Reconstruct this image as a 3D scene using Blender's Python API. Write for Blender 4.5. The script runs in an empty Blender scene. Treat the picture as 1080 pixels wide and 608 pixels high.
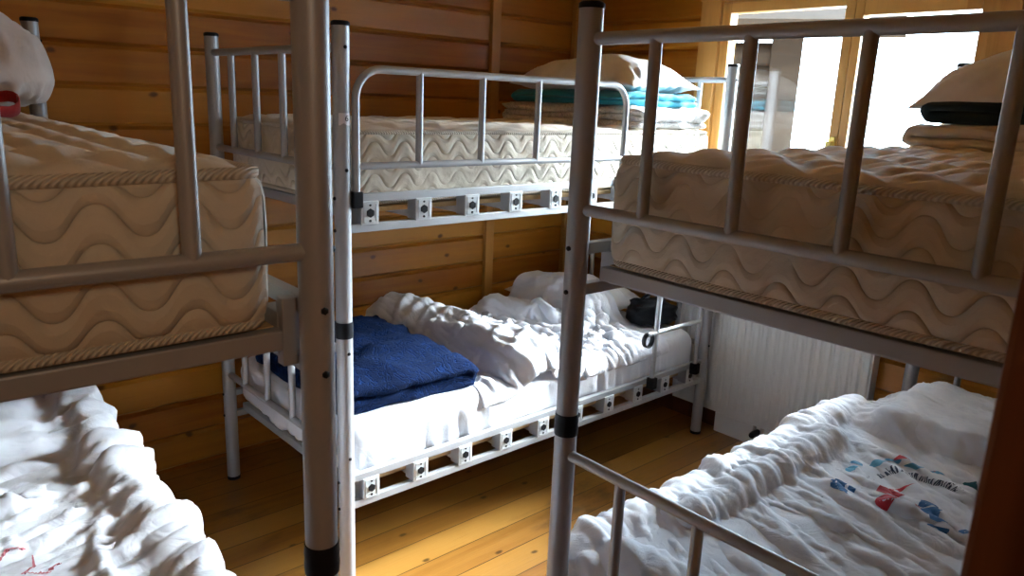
import bpy, bmesh, math, random
import numpy as np
from mathutils import Vector, Matrix
random.seed(5)
SC = bpy.context.scene
COL = SC.collection
PI = math.pi

# ------------------------------------------------------------------ helpers
class MB:
    """collects shapes, builds ONE mesh"""
    def __init__(s): s.v = []; s.f = []; s.m = []; s.sm = []
    def add(s, vs, fs, mi=0, smooth=False):
        o = len(s.v); s.v += [tuple(map(float, p)) for p in vs]
        for f in fs: s.f.append(tuple(i + o for i in f)); s.m.append(mi); s.sm.append(smooth)
    def box(s, x0, x1, y0, y1, z0, z1, mi=0, bev=0.0):
        if bev <= 0:
            v = [(x, y, z) for z in (z0, z1) for y in (y0, y1) for x in (x0, x1)]
            s.add(v, [(0, 2, 3, 1), (4, 5, 7, 6), (0, 1, 5, 4), (2, 6, 7, 3), (0, 4, 6, 2), (1, 3, 7, 5)], mi); return
        bm = bmesh.new(); bmesh.ops.create_cube(bm, size=1)
        for q in bm.verts: q.co = Vector((x0 + (q.co.x + .5) * (x1 - x0), y0 + (q.co.y + .5) * (y1 - y0), z0 + (q.co.z + .5) * (z1 - z0)))
        bmesh.ops.bevel(bm, geom=bm.edges[:], offset=bev, segments=2, affect='EDGES', profile=.6)
        s.bm(bm, mi, False)
    def bm(s, bm, mi=0, smooth=True):
        bm.verts.index_update()
        s.add([q.co[:] for q in bm.verts], [[q.index for q in f.verts] for f in bm.faces], mi, smooth); bm.free()
    def tube(s, pts, r, n=14, mi=0, cap=True, smooth=True):
        P = [Vector(p) for p in pts]; k = len(P)
        R = r if hasattr(r, '__len__') else [r] * k
        t0 = (P[1] - P[0]).normalized()
        a = Vector((0, 0, 1)) if abs(t0.z) < .9 else Vector((1, 0, 0))
        nrm = (a - t0 * a.dot(t0)).normalized(); vs = []; fs = []
        for i in range(k):
            t = ((P[min(i + 1, k - 1)] - P[i]).normalized() + (P[i] - P[max(i - 1, 0)]).normalized())
            t = t.normalized()
            nrm = (nrm - t * nrm.dot(t)).normalized(); b = t.cross(nrm)
            for j in range(n):
                an = 2 * PI * j / n; vs.append(P[i] + (nrm * math.cos(an) + b * math.sin(an)) * R[i])
        for i in range(k - 1):
            for j in range(n): fs.append((i * n + j, i * n + (j + 1) % n, (i + 1) * n + (j + 1) % n, (i + 1) * n + j))
        s.add(vs, fs, mi, smooth)
        if cap:
            s.add(vs[:n], [tuple(range(n))[::-1]], mi); s.add(vs[-n:], [tuple(range(n))], mi)
    def cyl(s, p0, p1, r, n=20, mi=0): s.tube([p0, p1], r, n, mi)
    def grid(s, G, mi=0, smooth=True, flip=False):
        ny, nx = G.shape[:2]
        fs = []
        for j in range(ny - 1):
            for i in range(nx - 1):
                q = (j * nx + i, j * nx + i + 1, (j + 1) * nx + i + 1, (j + 1) * nx + i)
                fs.append(q[::-1] if flip else q)
        s.add(G.reshape(-1, 3).tolist(), fs, mi, smooth)
    def mesh(s, name, mats, merge=0):
        me = bpy.data.meshes.new(name)
        me.from_pydata(s.v, [], s.f)
        for m in (mats if isinstance(mats, (list, tuple)) else [mats]): me.materials.append(m)
        me.polygons.foreach_set('material_index', s.m)
        me.polygons.foreach_set('use_smooth', s.sm)
        if merge:
            bm = bmesh.new(); bm.from_mesh(me); bmesh.ops.remove_doubles(bm, verts=bm.verts, dist=merge)
            bmesh.ops.recalc_face_normals(bm, faces=bm.faces); bm.to_mesh(me); bm.free()
        me.update(); return me
    def build(s, name, mats, parent=None, merge=0): return link(name, s.mesh(name, mats, merge), parent)

def link(name, me, parent=None):
    o = bpy.data.objects.new(name, me); COL.objects.link(o)
    if parent is not None: o.parent = parent
    return o
def tag(o, label=None, cat=None, group=None, kind=None):
    for k, v in (('label', label), ('category', cat), ('group', group), ('kind', kind)):
        if v: o[k] = v
    return o
def empty(name, loc, rz=0):
    o = bpy.data.objects.new(name, None); COL.objects.link(o); o.location = loc; o.rotation_euler = (0, 0, rz)
    o.empty_display_size = .1; return o
def struct(o): o['kind'] = 'structure'; return o
def weighted(o, ang=35):
    return o

# ---- numpy noise
_rs = np.random.RandomState(11)
_perm = np.concatenate([_rs.permutation(256)] * 3)
_g2 = np.stack([np.cos(np.linspace(0, 2 * PI, 256, False)), np.sin(np.linspace(0, 2 * PI, 256, False))], -1)
_g2 = _g2[_rs.permutation(256)]
def perlin(x, y):
    x = np.asarray(x, float); y = np.asarray(y, float)
    xi = np.floor(x).astype(int); yi = np.floor(y).astype(int); xf = x - xi; yf = y - yi
    u = xf ** 3 * (xf * (xf * 6 - 15) + 10); v = yf ** 3 * (yf * (yf * 6 - 15) + 10)
    def g(a, b, fx, fy):
        h = _g2[_perm[(_perm[(xi + a) % 256] + (yi + b)) % 256]]; return h[..., 0] * fx + h[..., 1] * fy
    n0 = g(0, 0, xf, yf) * (1 - u) + g(1, 0, xf - 1, yf) * u
    n1 = g(0, 1, xf, yf - 1) * (1 - u) + g(1, 1, xf - 1, yf - 1) * u
    return (n0 * (1 - v) + n1 * v) * 1.5
def fbm(x, y, o=4):
    return sum(perlin(x * 2 ** k + 17.3 * k, y * 2 ** k - 9.1 * k) * .5 ** k for k in range(o))
def ridged(x, y, o=3):
    return sum((1 - np.abs(perlin(x * 2 ** k + 31.7 * k, y * 2 ** k + 4.9 * k)) * 1.6) * .5 ** k for k in range(o)) / 1.75
def sstep(a, b, x):
    t = np.clip((x - a) / (b - a), 0, 1); return t * t * (3 - 2 * t)

# ------------------------------------------------------------------ materials
def nmat(name):
    m = bpy.data.materials.new(name); m.use_nodes = True
    nt = m.node_tree; nt.nodes.clear()
    out = nt.nodes.new('ShaderNodeOutputMaterial'); b = nt.nodes.new('ShaderNodeBsdfPrincipled')
    nt.links.new(b.outputs[0], out.inputs[0]); return m, nt, b
def nd(nt, t, **k):
    n = nt.nodes.new(t)
    for a, v in k.items(): setattr(n, a, v)
    return n
def math_(nt, op, a, b=None, c=None, clamp=False):
    n = nt.nodes.new('ShaderNodeMath'); n.operation = op; n.use_clamp = clamp
    for i, v in enumerate((a, b, c)):
        if v is None: continue
        if isinstance(v, (int, float)): n.inputs[i].default_value = v
        else: nt.links.new(v, n.inputs[i])
    return n.outputs[0]
def mixc(nt, f, a, b, mode='MIX'):
    n = nt.nodes.new('ShaderNodeMix'); n.data_type = 'RGBA'; n.blend_type = mode
    for s, v in ((n.inputs[0], f), (n.inputs[6], a), (n.inputs[7], b)):
        if isinstance(v, (int, float)): s.default_value = v
        elif isinstance(v, tuple): s.default_value = (*v, 1)
        else: nt.links.new(v, s)
    return n.outputs[2]
def noise(nt, vec, scale, det=3, rough=.5, dist=0):
    n = nd(nt, 'ShaderNodeTexNoise'); n.inputs['Scale'].default_value = scale; n.inputs['Detail'].default_value = det
    n.inputs['Roughness'].default_value = rough; n.inputs['Distortion'].default_value = dist
    if vec is not None: nt.links.new(vec, n.inputs['Vector'])
    return n.outputs[0]
def mrange(nt, v, a, b, c=0., d=1., smooth=True):
    n = nd(nt, 'ShaderNodeMapRange'); n.interpolation_type = 'SMOOTHSTEP' if smooth else 'LINEAR'
    nt.links.new(v, n.inputs[0])
    for i, q in enumerate((a, b, c, d)): n.inputs[i + 1].default_value = q
    return n.outputs[0]
def bump(nt, b, h, dist, strength=1.):
    n = nd(nt, 'ShaderNodeBump'); n.inputs['Distance'].default_value = dist; n.inputs['Strength'].default_value = strength
    nt.links.new(h, n.inputs['Height']); nt.links.new(n.outputs[0], b.inputs['Normal'])
def comb(nt, x, y, z):
    n = nd(nt, 'ShaderNodeCombineXYZ')
    for i, v in enumerate((x, y, z)):
        if isinstance(v, (int, float)): n.inputs[i].default_value = v
        else: nt.links.new(v, n.inputs[i])
    return n.outputs[0]

def wood(name, along, across, pitch, off, dark, mid, light, rough=.35, knots=True, coat=.25, dirt=0., gap=False):
    m, nt, b = nmat(name)
    tc = nd(nt, 'ShaderNodeTexCoord'); sp = nd(nt, 'ShaderNodeSeparateXYZ'); nt.links.new(tc.outputs['Object'], sp.inputs[0])
    ax = {'X': sp.outputs[0], 'Y': sp.outputs[1], 'Z': sp.outputs[2]}
    u, w = ax[along], ax[across]
    pid = math_(nt, 'FLOOR', math_(nt, 'DIVIDE', math_(nt, 'SUBTRACT', w, off), pitch))
    wn = nd(nt, 'ShaderNodeTexWhiteNoise'); wn.noise_dimensions = '1D'; nt.links.new(pid, wn.inputs['W'])
    rnd = wn.outputs[0]
    uu = math_(nt, 'MULTIPLY_ADD', rnd, 37.0, u)
    g = noise(nt, comb(nt, math_(nt, 'MULTIPLY', uu, 1.3), math_(nt, 'MULTIPLY', w, 22.), rnd), 1., 5, .55, .6)
    g2 = noise(nt, comb(nt, math_(nt, 'MULTIPLY', uu, 5.), math_(nt, 'MULTIPLY', w, 160.), 0.), 1., 3, .6)
    f = math_(nt, 'ADD', math_(nt, 'MULTIPLY', mrange(nt, g, .3, .7), .7), math_(nt, 'MULTIPLY', g2, .3))
    c = mixc(nt, f, dark, mid)
    c = mixc(nt, math_(nt, 'MULTIPLY', mrange(nt, rnd, .2, 1.), .75), c, light)
    c = mixc(nt, math_(nt, 'MULTIPLY', mrange(nt, g2, .55, .75), .3), c, dark)
    if knots:
        vo = nd(nt, 'ShaderNodeTexVoronoi'); vo.feature = 'F1'; vo.voronoi_dimensions = '2D'
        wob = math_(nt, 'MULTIPLY', math_(nt, 'SUBTRACT', noise(nt, tc.outputs['Object'], 30., 2), .5), .06)
        nt.links.new(comb(nt, math_(nt, 'ADD', math_(nt, 'MULTIPLY', uu, 4.6), wob), math_(nt, 'ADD', math_(nt, 'DIVIDE', math_(nt, 'SUBTRACT', w, off), pitch), wob), 0.), vo.inputs['Vector'])
        vo.inputs['Scale'].default_value = 1.
        k = math_(nt, 'SUBTRACT', 1., mrange(nt, vo.outputs['Distance'], .03, .10))
        sel = math_(nt, 'GREATER_THAN', nd_sep(nt, vo.outputs['Color']), .80)
        k = math_(nt, 'MULTIPLY', k, sel)
        c = mixc(nt, math_(nt, 'MULTIPLY', k, .85), c, tuple(q * .22 for q in dark))
    if dirt:
        dn = noise(nt, comb(nt, math_(nt, 'MULTIPLY', u, 1.6), math_(nt, 'MULTIPLY', w, 3.5), 3.), 1., 5, .65)
        c = mixc(nt, math_(nt, 'MULTIPLY', mrange(nt, dn, .55, .75), dirt), c, tuple(q * .3 for q in dark))
    if gap:
        fr = math_(nt, 'FRACT', math_(nt, 'DIVIDE', math_(nt, 'SUBTRACT', w, off), pitch))
        ed = math_(nt, 'MINIMUM', fr, math_(nt, 'SUBTRACT', 1., fr))
        c = mixc(nt, math_(nt, 'SUBTRACT', 1., mrange(nt, ed, .008, .022)), c, tuple(q * .3 for q in dark))
    nt.links.new(c, b.inputs['Base Color'])
    rr = mrange(nt, g, .2, .8, rough - .06, rough + .1); nt.links.new(rr, b.inputs['Roughness'])
    b.inputs['Coat Weight'].default_value = coat; b.inputs['Coat Roughness'].default_value = .25
    bump(nt, b, g2, .0012, .5)
    return m
def nd_sep(nt, c):
    s = nd(nt, 'ShaderNodeSeparateColor'); nt.links.new(c, s.inputs[0]); return s.outputs[0]

def plain(name, col, rough=.5, metal=0., bs=0., bd=.001, sheen=0., var=0.):
    m, nt, b = nmat(name)
    b.inputs['Base Color'].default_value = (*col, 1); b.inputs['Roughness'].default_value = rough
    b.inputs['Metallic'].default_value = metal
    tc = nd(nt, 'ShaderNodeTexCoord')
    if bs:
        bump(nt, b, noise(nt, tc.outputs['Object'], bs, 3), bd, .6)
    if var:
        n = noise(nt, tc.outputs['Object'], 9., 4)
        nt.links.new(mixc(nt, mrange(nt, n, .3, .7), tuple(q * (1 - var) for q in col), tuple(min(1, q * (1 + var)) for q in col)), b.inputs['Base Color'])
    if sheen:
        b.inputs['Sheen Weight'].default_value = sheen; b.inputs['Sheen Roughness'].default_value = .4
    return m

M = {}
M['wall_x'] = wood('pine_wall_along_x', 'X', 'Z', .1408, .010, (.24, .068, .003), (.40, .145, .009), (.51, .225, .022), .38)
M['wall_y'] = wood('pine_wall_along_y', 'Y', 'Z', .1408, .010, (.24, .068, .003), (.40, .145, .009), (.50, .215, .020), .38)
M['floor'] = wood('pine_floor', 'X', 'Y', .125, .02, (.18, .066, .009), (.30, .130, .020), (.38, .19, .038), .33, True, .35, .85, True)
M['trim'] = wood('pine_trim', 'Z', 'Y', .5, .1, (.34, .14, .025), (.50, .235, .05), (.56, .29, .07), .4, False)
M['sash'] = wood('pine_sash', 'Z', 'Y', .5, .1, (.40, .19, .045), (.56, .29, .075), (.62, .35, .10), .35, False)
M['jamb'] = wood('dark_door_timber', 'Z', 'Y', .05, .0, (.07, .018, .005), (.12, .034, .009), (.14, .042, .012), .35, False)
M['ceil'] = wood('pine_ceiling', 'X', 'Y', .12, .0, (.34, .15, .03), (.48, .23, .05), (.54, .28, .07), .45)
M['metal'] = plain('silver_grey_paint', (.36, .365, .385), .42, .25, 260., .0003)
M['metal_b'] = plain('silver_grey_tube_paint', (.37, .38, .40), .42, .25, 260., .0003)
M['black'] = plain('black_plastic', (.012, .012, .014), .45, 0, 80., .0004)
M['tape'] = plain('black_tape', (.010, .010, .013), .5, 0, 60., .0012)
M['white_plastic'] = plain('pale_cap_plastic', (.50, .53, .55), .4)
M['sticker'] = plain('white_sticker', (.72, .70, .74), .5)
M['ink'] = plain('dark_ink', (.015, .015, .02), .5)
M['board'] = plain('chipboard', (.46, .31, .15), .8, 0, 120., .002, 0, .35)
M['rad'] = plain('cream_enamel', (.69, .72, .73), .3, 0, 40., .0003)
M['brass'] = plain('brass_handle', (.75, .62, .2), .3, .9)
M['chrome'] = plain('pipe_metal', (.5, .5, .5), .3, .9)
M['log'] = wood('dark_stained_logs', 'Y', 'Z', .22, .0, (.010, .007, .005), (.018, .012, .008), (.026, .018, .012), .8, False, 0)
M['log'].node_tree.nodes['Principled BSDF'].inputs['Specular IOR Level'].default_value = .02
M['snow'] = plain('pale_ground', (.6, .6, .6), .9, 0, 3., .02)

def fabric(name, col, col2=None, bscale=900., bdist=.0006, rough=.85, sheen=.2, trans=0., crease=0.):
    m, nt, b = nmat(name)
    tc = nd(nt, 'ShaderNodeTexCoord'); n = noise(nt, tc.outputs['Object'], 14., 3)
    nt.links.new(mixc(nt, mrange(nt, n, .35, .65), col, col2 or tuple(q * .93 for q in col)), b.inputs['Base Color'])
    b.inputs['Roughness'].default_value = rough
    b.inputs['Sheen Weight'].default_value = sheen; b.inputs['Sheen Roughness'].default_value = .5
    if trans:
        b.inputs['Subsurface Weight'].default_value = trans; b.inputs['Subsurface Radius'].default_value = (.02, .02, .02); b.inputs['Subsurface Scale'].default_value = .5
    h = noise(nt, tc.outputs['Object'], bscale, 2)
    if crease:
        h2 = noise(nt, tc.outputs['Object'], 8., 3, .5, 1.2)
        rdg = math_(nt, 'ABSOLUTE', math_(nt, 'SUBTRACT', h2, .5))
        h = math_(nt, 'ADD', math_(nt, 'MULTIPLY', h, .0006), math_(nt, 'MULTIPLY', rdg, crease))
        bump(nt, b, h, 1., 1.)
    else: bump(nt, b, h, bdist, .5)
    return m
M['duvet'] = fabric('white_cotton_duvet', (.75, .78, .85), (.71, .74, .82), crease=.010)
M['sheet'] = fabric('white_cotton_sheet', (.76, .79, .85), (.73, .76, .83), crease=.005)
M['pillow'] = fabric('white_pillow_cotton', (.76, .75, .74), crease=.006)
M['pillow_warm'] = fabric('offwhite_pillow_cotton', (.72, .69, .66), crease=.006)
M['beige'] = fabric('beige_folded_quilt', (.66, .60, .54), crease=.006)
M['pinkwhite'] = fabric('dusty_white_quilt', (.70, .64, .61), crease=.006)
M['turq'] = fabric('turquoise_blanket', (.02, .33, .46), (.015, .28, .40), 500., .001)
M['darkgreen'] = fabric('black_green_blanket', (.004, .012, .012), (.006, .016, .016), 300., .002, sheen=.05)
M['red'] = fabric('red_webbing', (.35, .008, .012))
M['bagcloth'] = fabric('black_nylon', (.004, .005, .007), (.010, .011, .013), 600., .001, .38)
M['print_red'] = fabric('red_print', (.50, .012, .03)); M['print_blue'] = fabric('blue_print', (.02, .14, .38))
M['print_sky'] = fabric('sky_blue_print', (.10, .38, .62)); M['print_navy'] = fabric('navy_print', (.02, .035, .09)); M['print_teal'] = fabric('teal_print', (.01, .12, .16))
for k_ in ('black', 'tape', 'bagcloth', 'ink'): M[k_].node_tree.nodes['Principled BSDF'].inputs['Specular IOR Level'].default_value = .14
M['bagcloth'].node_tree.nodes['Principled BSDF'].inputs['Sheen Weight'].default_value = 0.
def grey_pattern():
    m, nt, b = nmat('white_quilt_with_grey_scrolls'); tc = nd(nt, 'ShaderNodeTexCoord')
    n = noise(nt, tc.outputs['Object'], 20., 3, .5, 2.5)
    k = math_(nt, 'SUBTRACT', 1., mrange(nt, math_(nt, 'ABSOLUTE', math_(nt, 'SUBTRACT', n, .5)), .012, .035))
    nt.links.new(mixc(nt, math_(nt, 'MULTIPLY', k, .6), (.74, .73, .72), (.30, .31, .33)), b.inputs['Base Color'])
    b.inputs['Roughness'].default_value = .85; bump(nt, b, noise(nt, tc.outputs['Object'], 30., 4), .006, .6); return m
M['scroll'] = grey_pattern()
def navy_fleece():
    m, nt, b = nmat('navy_plush_fleece'); tc = nd(nt, 'ShaderNodeTexCoord')
    n = noise(nt, tc.outputs['Object'], 9., 3, .55, 3.5)
    emb = math_(nt, 'SUBTRACT', 1., mrange(nt, math_(nt, 'ABSOLUTE', math_(nt, 'SUBTRACT', n, .5)), .0, .05))
    pile = noise(nt, tc.outputs['Object'], 260., 2)
    nt.links.new(mixc(nt, math_(nt, 'MULTIPLY', emb, .6), (.0018, .008, .034), (.003, .022, .10)), b.inputs['Base Color'])
    b.inputs['Roughness'].default_value = .95; b.inputs['Specular IOR Level'].default_value = .08; b.inputs['Sheen Weight'].default_value = .03; b.inputs['Sheen Roughness'].default_value = .3
    b.inputs['Sheen Tint'].default_value = (.1, .3, 1, 1)
    h = math_(nt, 'ADD', math_(nt, 'MULTIPLY', emb, -.005), math_(nt, 'MULTIPLY', pile, .004)); bump(nt, b, h, 1., .9); return m
M['navy'] = navy_fleece()

def mattress_side():
    m, nt, b = nmat('cream_knit_mattress_border')
    uv = nd(nt, 'ShaderNodeUVMap'); uv.uv_map = 'UVMap'; sp = nd(nt, 'ShaderNodeSeparateXYZ'); nt.links.new(uv.outputs[0], sp.inputs[0])
    u, v = sp.outputs[0], sp.outputs[1]
    best = None
    for zz in (.030, .078, .126, .174, .222):       # parallel rows of wavy stitching
        sn = math_(nt, 'ADD', math_(nt, 'SINE', math_(nt, 'MULTIPLY', u, 2 * PI / .107)), math_(nt, 'MULTIPLY', math_(nt, 'SINE', math_(nt, 'MULTIPLY', u, 6 * PI / .107)), .05))
        w = math_(nt, 'MULTIPLY_ADD', sn, .0225, zz)
        d = math_(nt, 'ABSOLUTE', math_(nt, 'SUBTRACT', v, w))
        best = d if best is None else math_(nt, 'MINIMUM', best, d)
    puff = math_(nt, 'POWER', mrange(nt, best, 0., .014, 0., 1., False), .6)
    tc = nd(nt, 'ShaderNodeTexCoord'); kn = noise(nt, tc.outputs['Object'], 420., 2)
    lump = noise(nt, tc.outputs['Object'], 12., 3)
    h = math_(nt, 'ADD', math_(nt, 'MULTIPLY', puff, math_(nt, 'MULTIPLY', mrange(nt, noise(nt, tc.outputs['Object'], 7., 2), .25, .55), .0060)), math_(nt, 'MULTIPLY', kn, .0006)); h = math_(nt, 'ADD', h, math_(nt, 'MULTIPLY', lump, .010))
    bump(nt, b, h, 1., 1.)
    nt.links.new(mixc(nt, mrange(nt, noise(nt, tc.outputs['Object'], 3., 3), .35, .65), (.66, .60, .49), (.60, .53, .42)), b.inputs['Base Color'])
    b.inputs['Roughness'].default_value = .7; b.inputs['Sheen Weight'].default_value = .25
    return m
M['mat_side'] = mattress_side()
M['mat_top'] = fabric('cream_quilted_mattress_top', (.68, .62, .52), (.63, .57, .47), 420., .0008, .7, .25)
def rope():
    m, nt, b = nmat('twisted_cord_piping'); uv = nd(nt, 'ShaderNodeTexCoord'); sp = nd(nt, 'ShaderNodeSeparateXYZ'); nt.links.new(uv.outputs['Object'], sp.inputs[0])
    s = math_(nt, 'ADD', math_(nt, 'ADD', sp.outputs[0], sp.outputs[1]), sp.outputs[2])
    w = math_(nt, 'SINE', math_(nt, 'MULTIPLY', s, 2 * PI / .009))
    nt.links.new(mixc(nt, mrange(nt, w, -1, 1), (.52, .46, .37), (.66, .60, .50)), b.inputs['Base Color'])
    bump(nt, b, w, .0012, .8); b.inputs['Roughness'].default_value = .8; return m
M['cord'] = rope()
def glass():
    m, nt, b = nmat('window_glass'); nt.nodes.remove(b)
    out = [n for n in nt.nodes if n.type == 'OUTPUT_MATERIAL'][0]
    t = nd(nt, 'ShaderNodeBsdfTransparent'); t.inputs[0].default_value = (.95, .97, .97, 1)
    g = nd(nt, 'ShaderNodeBsdfGlossy'); g.inputs['Roughness'].default_value = .02
    fr = nd(nt, 'ShaderNodeFresnel'); fr.inputs[0].default_value = 1.5
    mx = nd(nt, 'ShaderNodeMixShader'); nt.links.new(fr.outputs[0], mx.inputs[0]); nt.links.new(t.outputs[0], mx.inputs[1]); nt.links.new(g.outputs[0], mx.inputs[2])
    nt.links.new(mx.outputs[0], out.inputs[0]); return m
M['glass'] = glass()

# ------------------------------------------------------------------ room
YA, XB, YF, XL, ZC = 3.08, 3.22, .10, -.50, 2.42
PITCH, ZOFF = .1408, .010
def board_wall(mb, axis, pos, nsign, u0, u1, z0, z1, thick=.12):
    """horizontal boards with V joints. axis 'x': boards run along x on plane y=pos; front faces -nsign side"""
    k = math.floor((z0 - ZOFF) / PITCH)
    while ZOFF + k * PITCH < z1 - 1e-6:
        a = max(z0, ZOFF + k * PITCH); c = min(z1, ZOFF + (k + 1) * PITCH); k += 1
        if c - a < .004: continue
        ch = min(.012, (c - a) * .3); dp = .014
        prof = [(thick, a), (thick, c), (dp, c), (dp, c - .002), (0, c - ch - .002), (0, a + ch), (dp, a + .001), (dp, a)]
        vs = []
        for u in (u0, u1):
            for d, z in prof:
                q = pos + nsign * d
                vs.append((u, q, z) if axis == 'x' else (q, u, z))
        n = len(prof)
        fs = [(i, (i + 1) % n, n + (i + 1) % n, n + i) for i in range(n)] + [tuple(range(n))[::-1], tuple(range(n, 2 * n))]
        mb.add(vs, fs)
w = MB(); board_wall(w, 'x', YA, 1, XL - .12, XB + .12, 0, ZC); struct(w.build('wall_back', M['wall_x']))
WY0, WY1, WZ0, WZ1 = .99, 2.16, .84, 2.06          # rough window opening
w = MB(); board_wall(w, 'y', XB, 1, YF - .16, WY0, 0, ZC); board_wall(w, 'y', XB, 1, WY1, YA, 0, ZC)
board_wall(w, 'y', XB, 1, WY0, WY1, 0, WZ0); board_wall(w, 'y', XB, 1, WY0, WY1, WZ1, ZC)
struct(w.build('wall_right', M['wall_y']))
w = MB(); board_wall(w, 'y', XL, -1, YF - .16, YA, 0, ZC); struct(w.build('wall_left', M['wall_y']))
DX0, DX1, DZ = -.46, .435, 2.08                      # doorway the photo is taken from
w = MB(); board_wall(w, 'x', YF, -1, DX1 + .045, XB, 0, ZC, .16); board_wall(w, 'x', YF, -1, DX0 - .04, DX1 + .045, DZ + .045, ZC, .16)
struct(w.build('wall_front', M['wall_x']))
w = MB(); w.box(XL - .12, XB + .12, YF - 1.6, YA + .12, -.1, 0)
struct(w.build('floor', M['floor']))
w = MB(); w.box(XL - .12, XB + .12, YF - 1.6, YA + .12, ZC, ZC + .1); struct(w.build('ceiling', M['ceil']))
# corridor beyond the doorway
w = MB(); board_wall(w, 'x', YF - 1.5, -1, XL - .12, 1.6, 0, ZC); struct(w.build('wall_corridor', M['wall_x']))
w = MB(); board_wall(w, 'y', XL - .1, -1, YF - 1.5, YF - .16, 0, ZC); board_wall(w, 'y', 1.6, 1, YF - 1.5, YF - .16, 0, ZC)
struct(w.build('wall_corridor_end', M['wall_y']))
# door frame
d = MB()
d.box(DX1, DX1 + .045, YF - .16, YF + .004, 0, DZ + .045, 0, .004); d.box(DX0 - .04, DX0, YF - .16, YF + .004, 0, DZ + .045, 0, .004)
d.box(DX0, DX1, YF - .16, YF + .004, DZ, DZ + .045, 0, .004)
d.box(DX1 - .012, DX1 + .002, YF - .16, YF - .035, 0, DZ, 0, .003)   # door stop
d.box(DX0 - .002, DX0 + .012, YF - .16, YF - .035, 0, DZ, 0, .003)
struct(d.build('door_1', M['jamb']))
# vertical batten on the back wall
t = MB(); t.box(2.600, 2.655, YA - .022, YA + .005, 0, ZC, 0, .004); struct(t.build('trim_1', M['trim']))
t = MB(); t.box(XB - .03, XB + .002, YA - .03, YA + .002, 0, ZC, 0, .004); struct(t.build('trim_2', M['trim']))
t = MB(); t.box(XB - .014, XB + .004, 1.93, YA - .03, 0, .085, 0, .003); struct(t.build('baseboard_right', M['jamb']))

# window: fixed frame, casing, two sashes with panes
win = MB()
xc0, xc1 = XB - .028, XB + .002
win.box(xc0, xc1, WY1 - .02, WY1 + .085, WZ0 - .08, WZ1 + .10, 0, .004)     # casing
win.box(xc0, xc1, WY0 - .075, WY0 + .02, WZ0 - .08, WZ1 + .10, 0, .004)
win.box(xc0 - .004, xc1, WY0 - .08, WY1 + .09, WZ1 - .01, WZ1 + .10, 0, .004)
win.box(XB + .003, XB + .12, WY0 - .0, WY0 + .02, WZ0, WZ1, 0); win.box(XB + .003, XB + .12, WY1 - .02, WY1, WZ0, WZ1, 0)
win.box(XB + .003, XB + .12, WY0 + .02, WY1 - .02, WZ1 - .02, WZ1, 0); win.box(XB + .003, XB + .12, WY0 + .02, WY1 - .02, WZ0, WZ0 + .02, 0)
wo = struct(win.build('window_1', M['sash']))
s = MB(); s.box(XB - .11, XB + .03, WY0 - .09, WY1 + .1, WZ0 - .03, WZ0 + .002, 0, .005); s.build('window_sill', M['sash'], wo)
def sash(y0, y1, z0, z1, fr, ft, nm):
    q = MB(); x0, x1 = XB - .010, XB + .05
    q.box(x0, x1, y0, y0 + fr[0], z0, z1, 0, .004); q.box(x0, x1, y1 - fr[1], y1, z0, z1, 0, .004)
    q.box(x0, x1, y0 + fr[0], y1 - fr[1], z1 - ft, z1, 0, .004); q.box(x0, x1, y0 + fr[0], y1 - fr[1], z0, z0 + .07, 0, .004)
    o = q.build('sash', M['sash'], wo)
    p = MB(); p.box(XB + .025, XB + .031, y0 + fr[0] - .005, y1 - fr[1] + .005, z0 + .065, z1 - ft + .005, 0); p.build('pane', M['glass'], o)
    return o
sl = sash(1.515, WY1 - .022, WZ0 + .022, WZ1 - .022, (.040, .045), .045, 'l')
sr = sash(WY0 + .022, 1.513, WZ0 + .022, WZ1 - .022, (.035, .035), .085, 'r')
h = MB(); h.box(XB - .020, XB - .010, 1.522, 1.548, 1.36, 1.47, 0, .004); h.cyl((XB - .02, 1.535, 1.44), (XB - .05, 1.535, 1.44), .009); h.tube([(XB - .05, 1.535, 1.45), (XB - .052, 1.535, 1.40), (XB - .05, 1.535, 1.34)], [.011, .010, .008])
h.build('window_handle', M['brass'], sl)

# outside: snow-pale ground and the neighbouring dark log house with its eaves
g = MB(); g.box(3.4, 40, -20, 30, -.6, -.5); struct(g.build('ground_outside', M['snow']))
hb = empty('log_house', (7.6, 4.25, 0), PI / 6); tag(hb, 'dark log house with overhanging eaves seen through the left window pane', 'house')
lg = MB()
for k in range(12): lg.tube([(0, .1, -.3 + k * .22), (0, 6., -.3 + k * .22)], .125, 12)
for k in range(12): lg.tube([(.1, 0, -.3 + k * .22), (5., 0, -.3 + k * .22)], .125, 12)
lg.box(-.15, .15, -.15, .15, -.5, 2.45, 0, .01)
lg.build('log_wall', M['log'], hb)
ev = MB()
vs = [(-.7, -1.0, 2.25), (-.7, 6.5, 2.25), (5, 6.5, 4.4), (5, -1.0, 4.4)]
ev.add(vs + [(x, y, z + .16) for x, y, z in vs], [(0, 1, 2, 3), (7, 6, 5, 4), (0, 4, 5, 1), (1, 5, 6, 2), (2, 6, 7, 3), (3, 7, 4, 0)])
ev.build('eaves', M['log'], hb)

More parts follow.
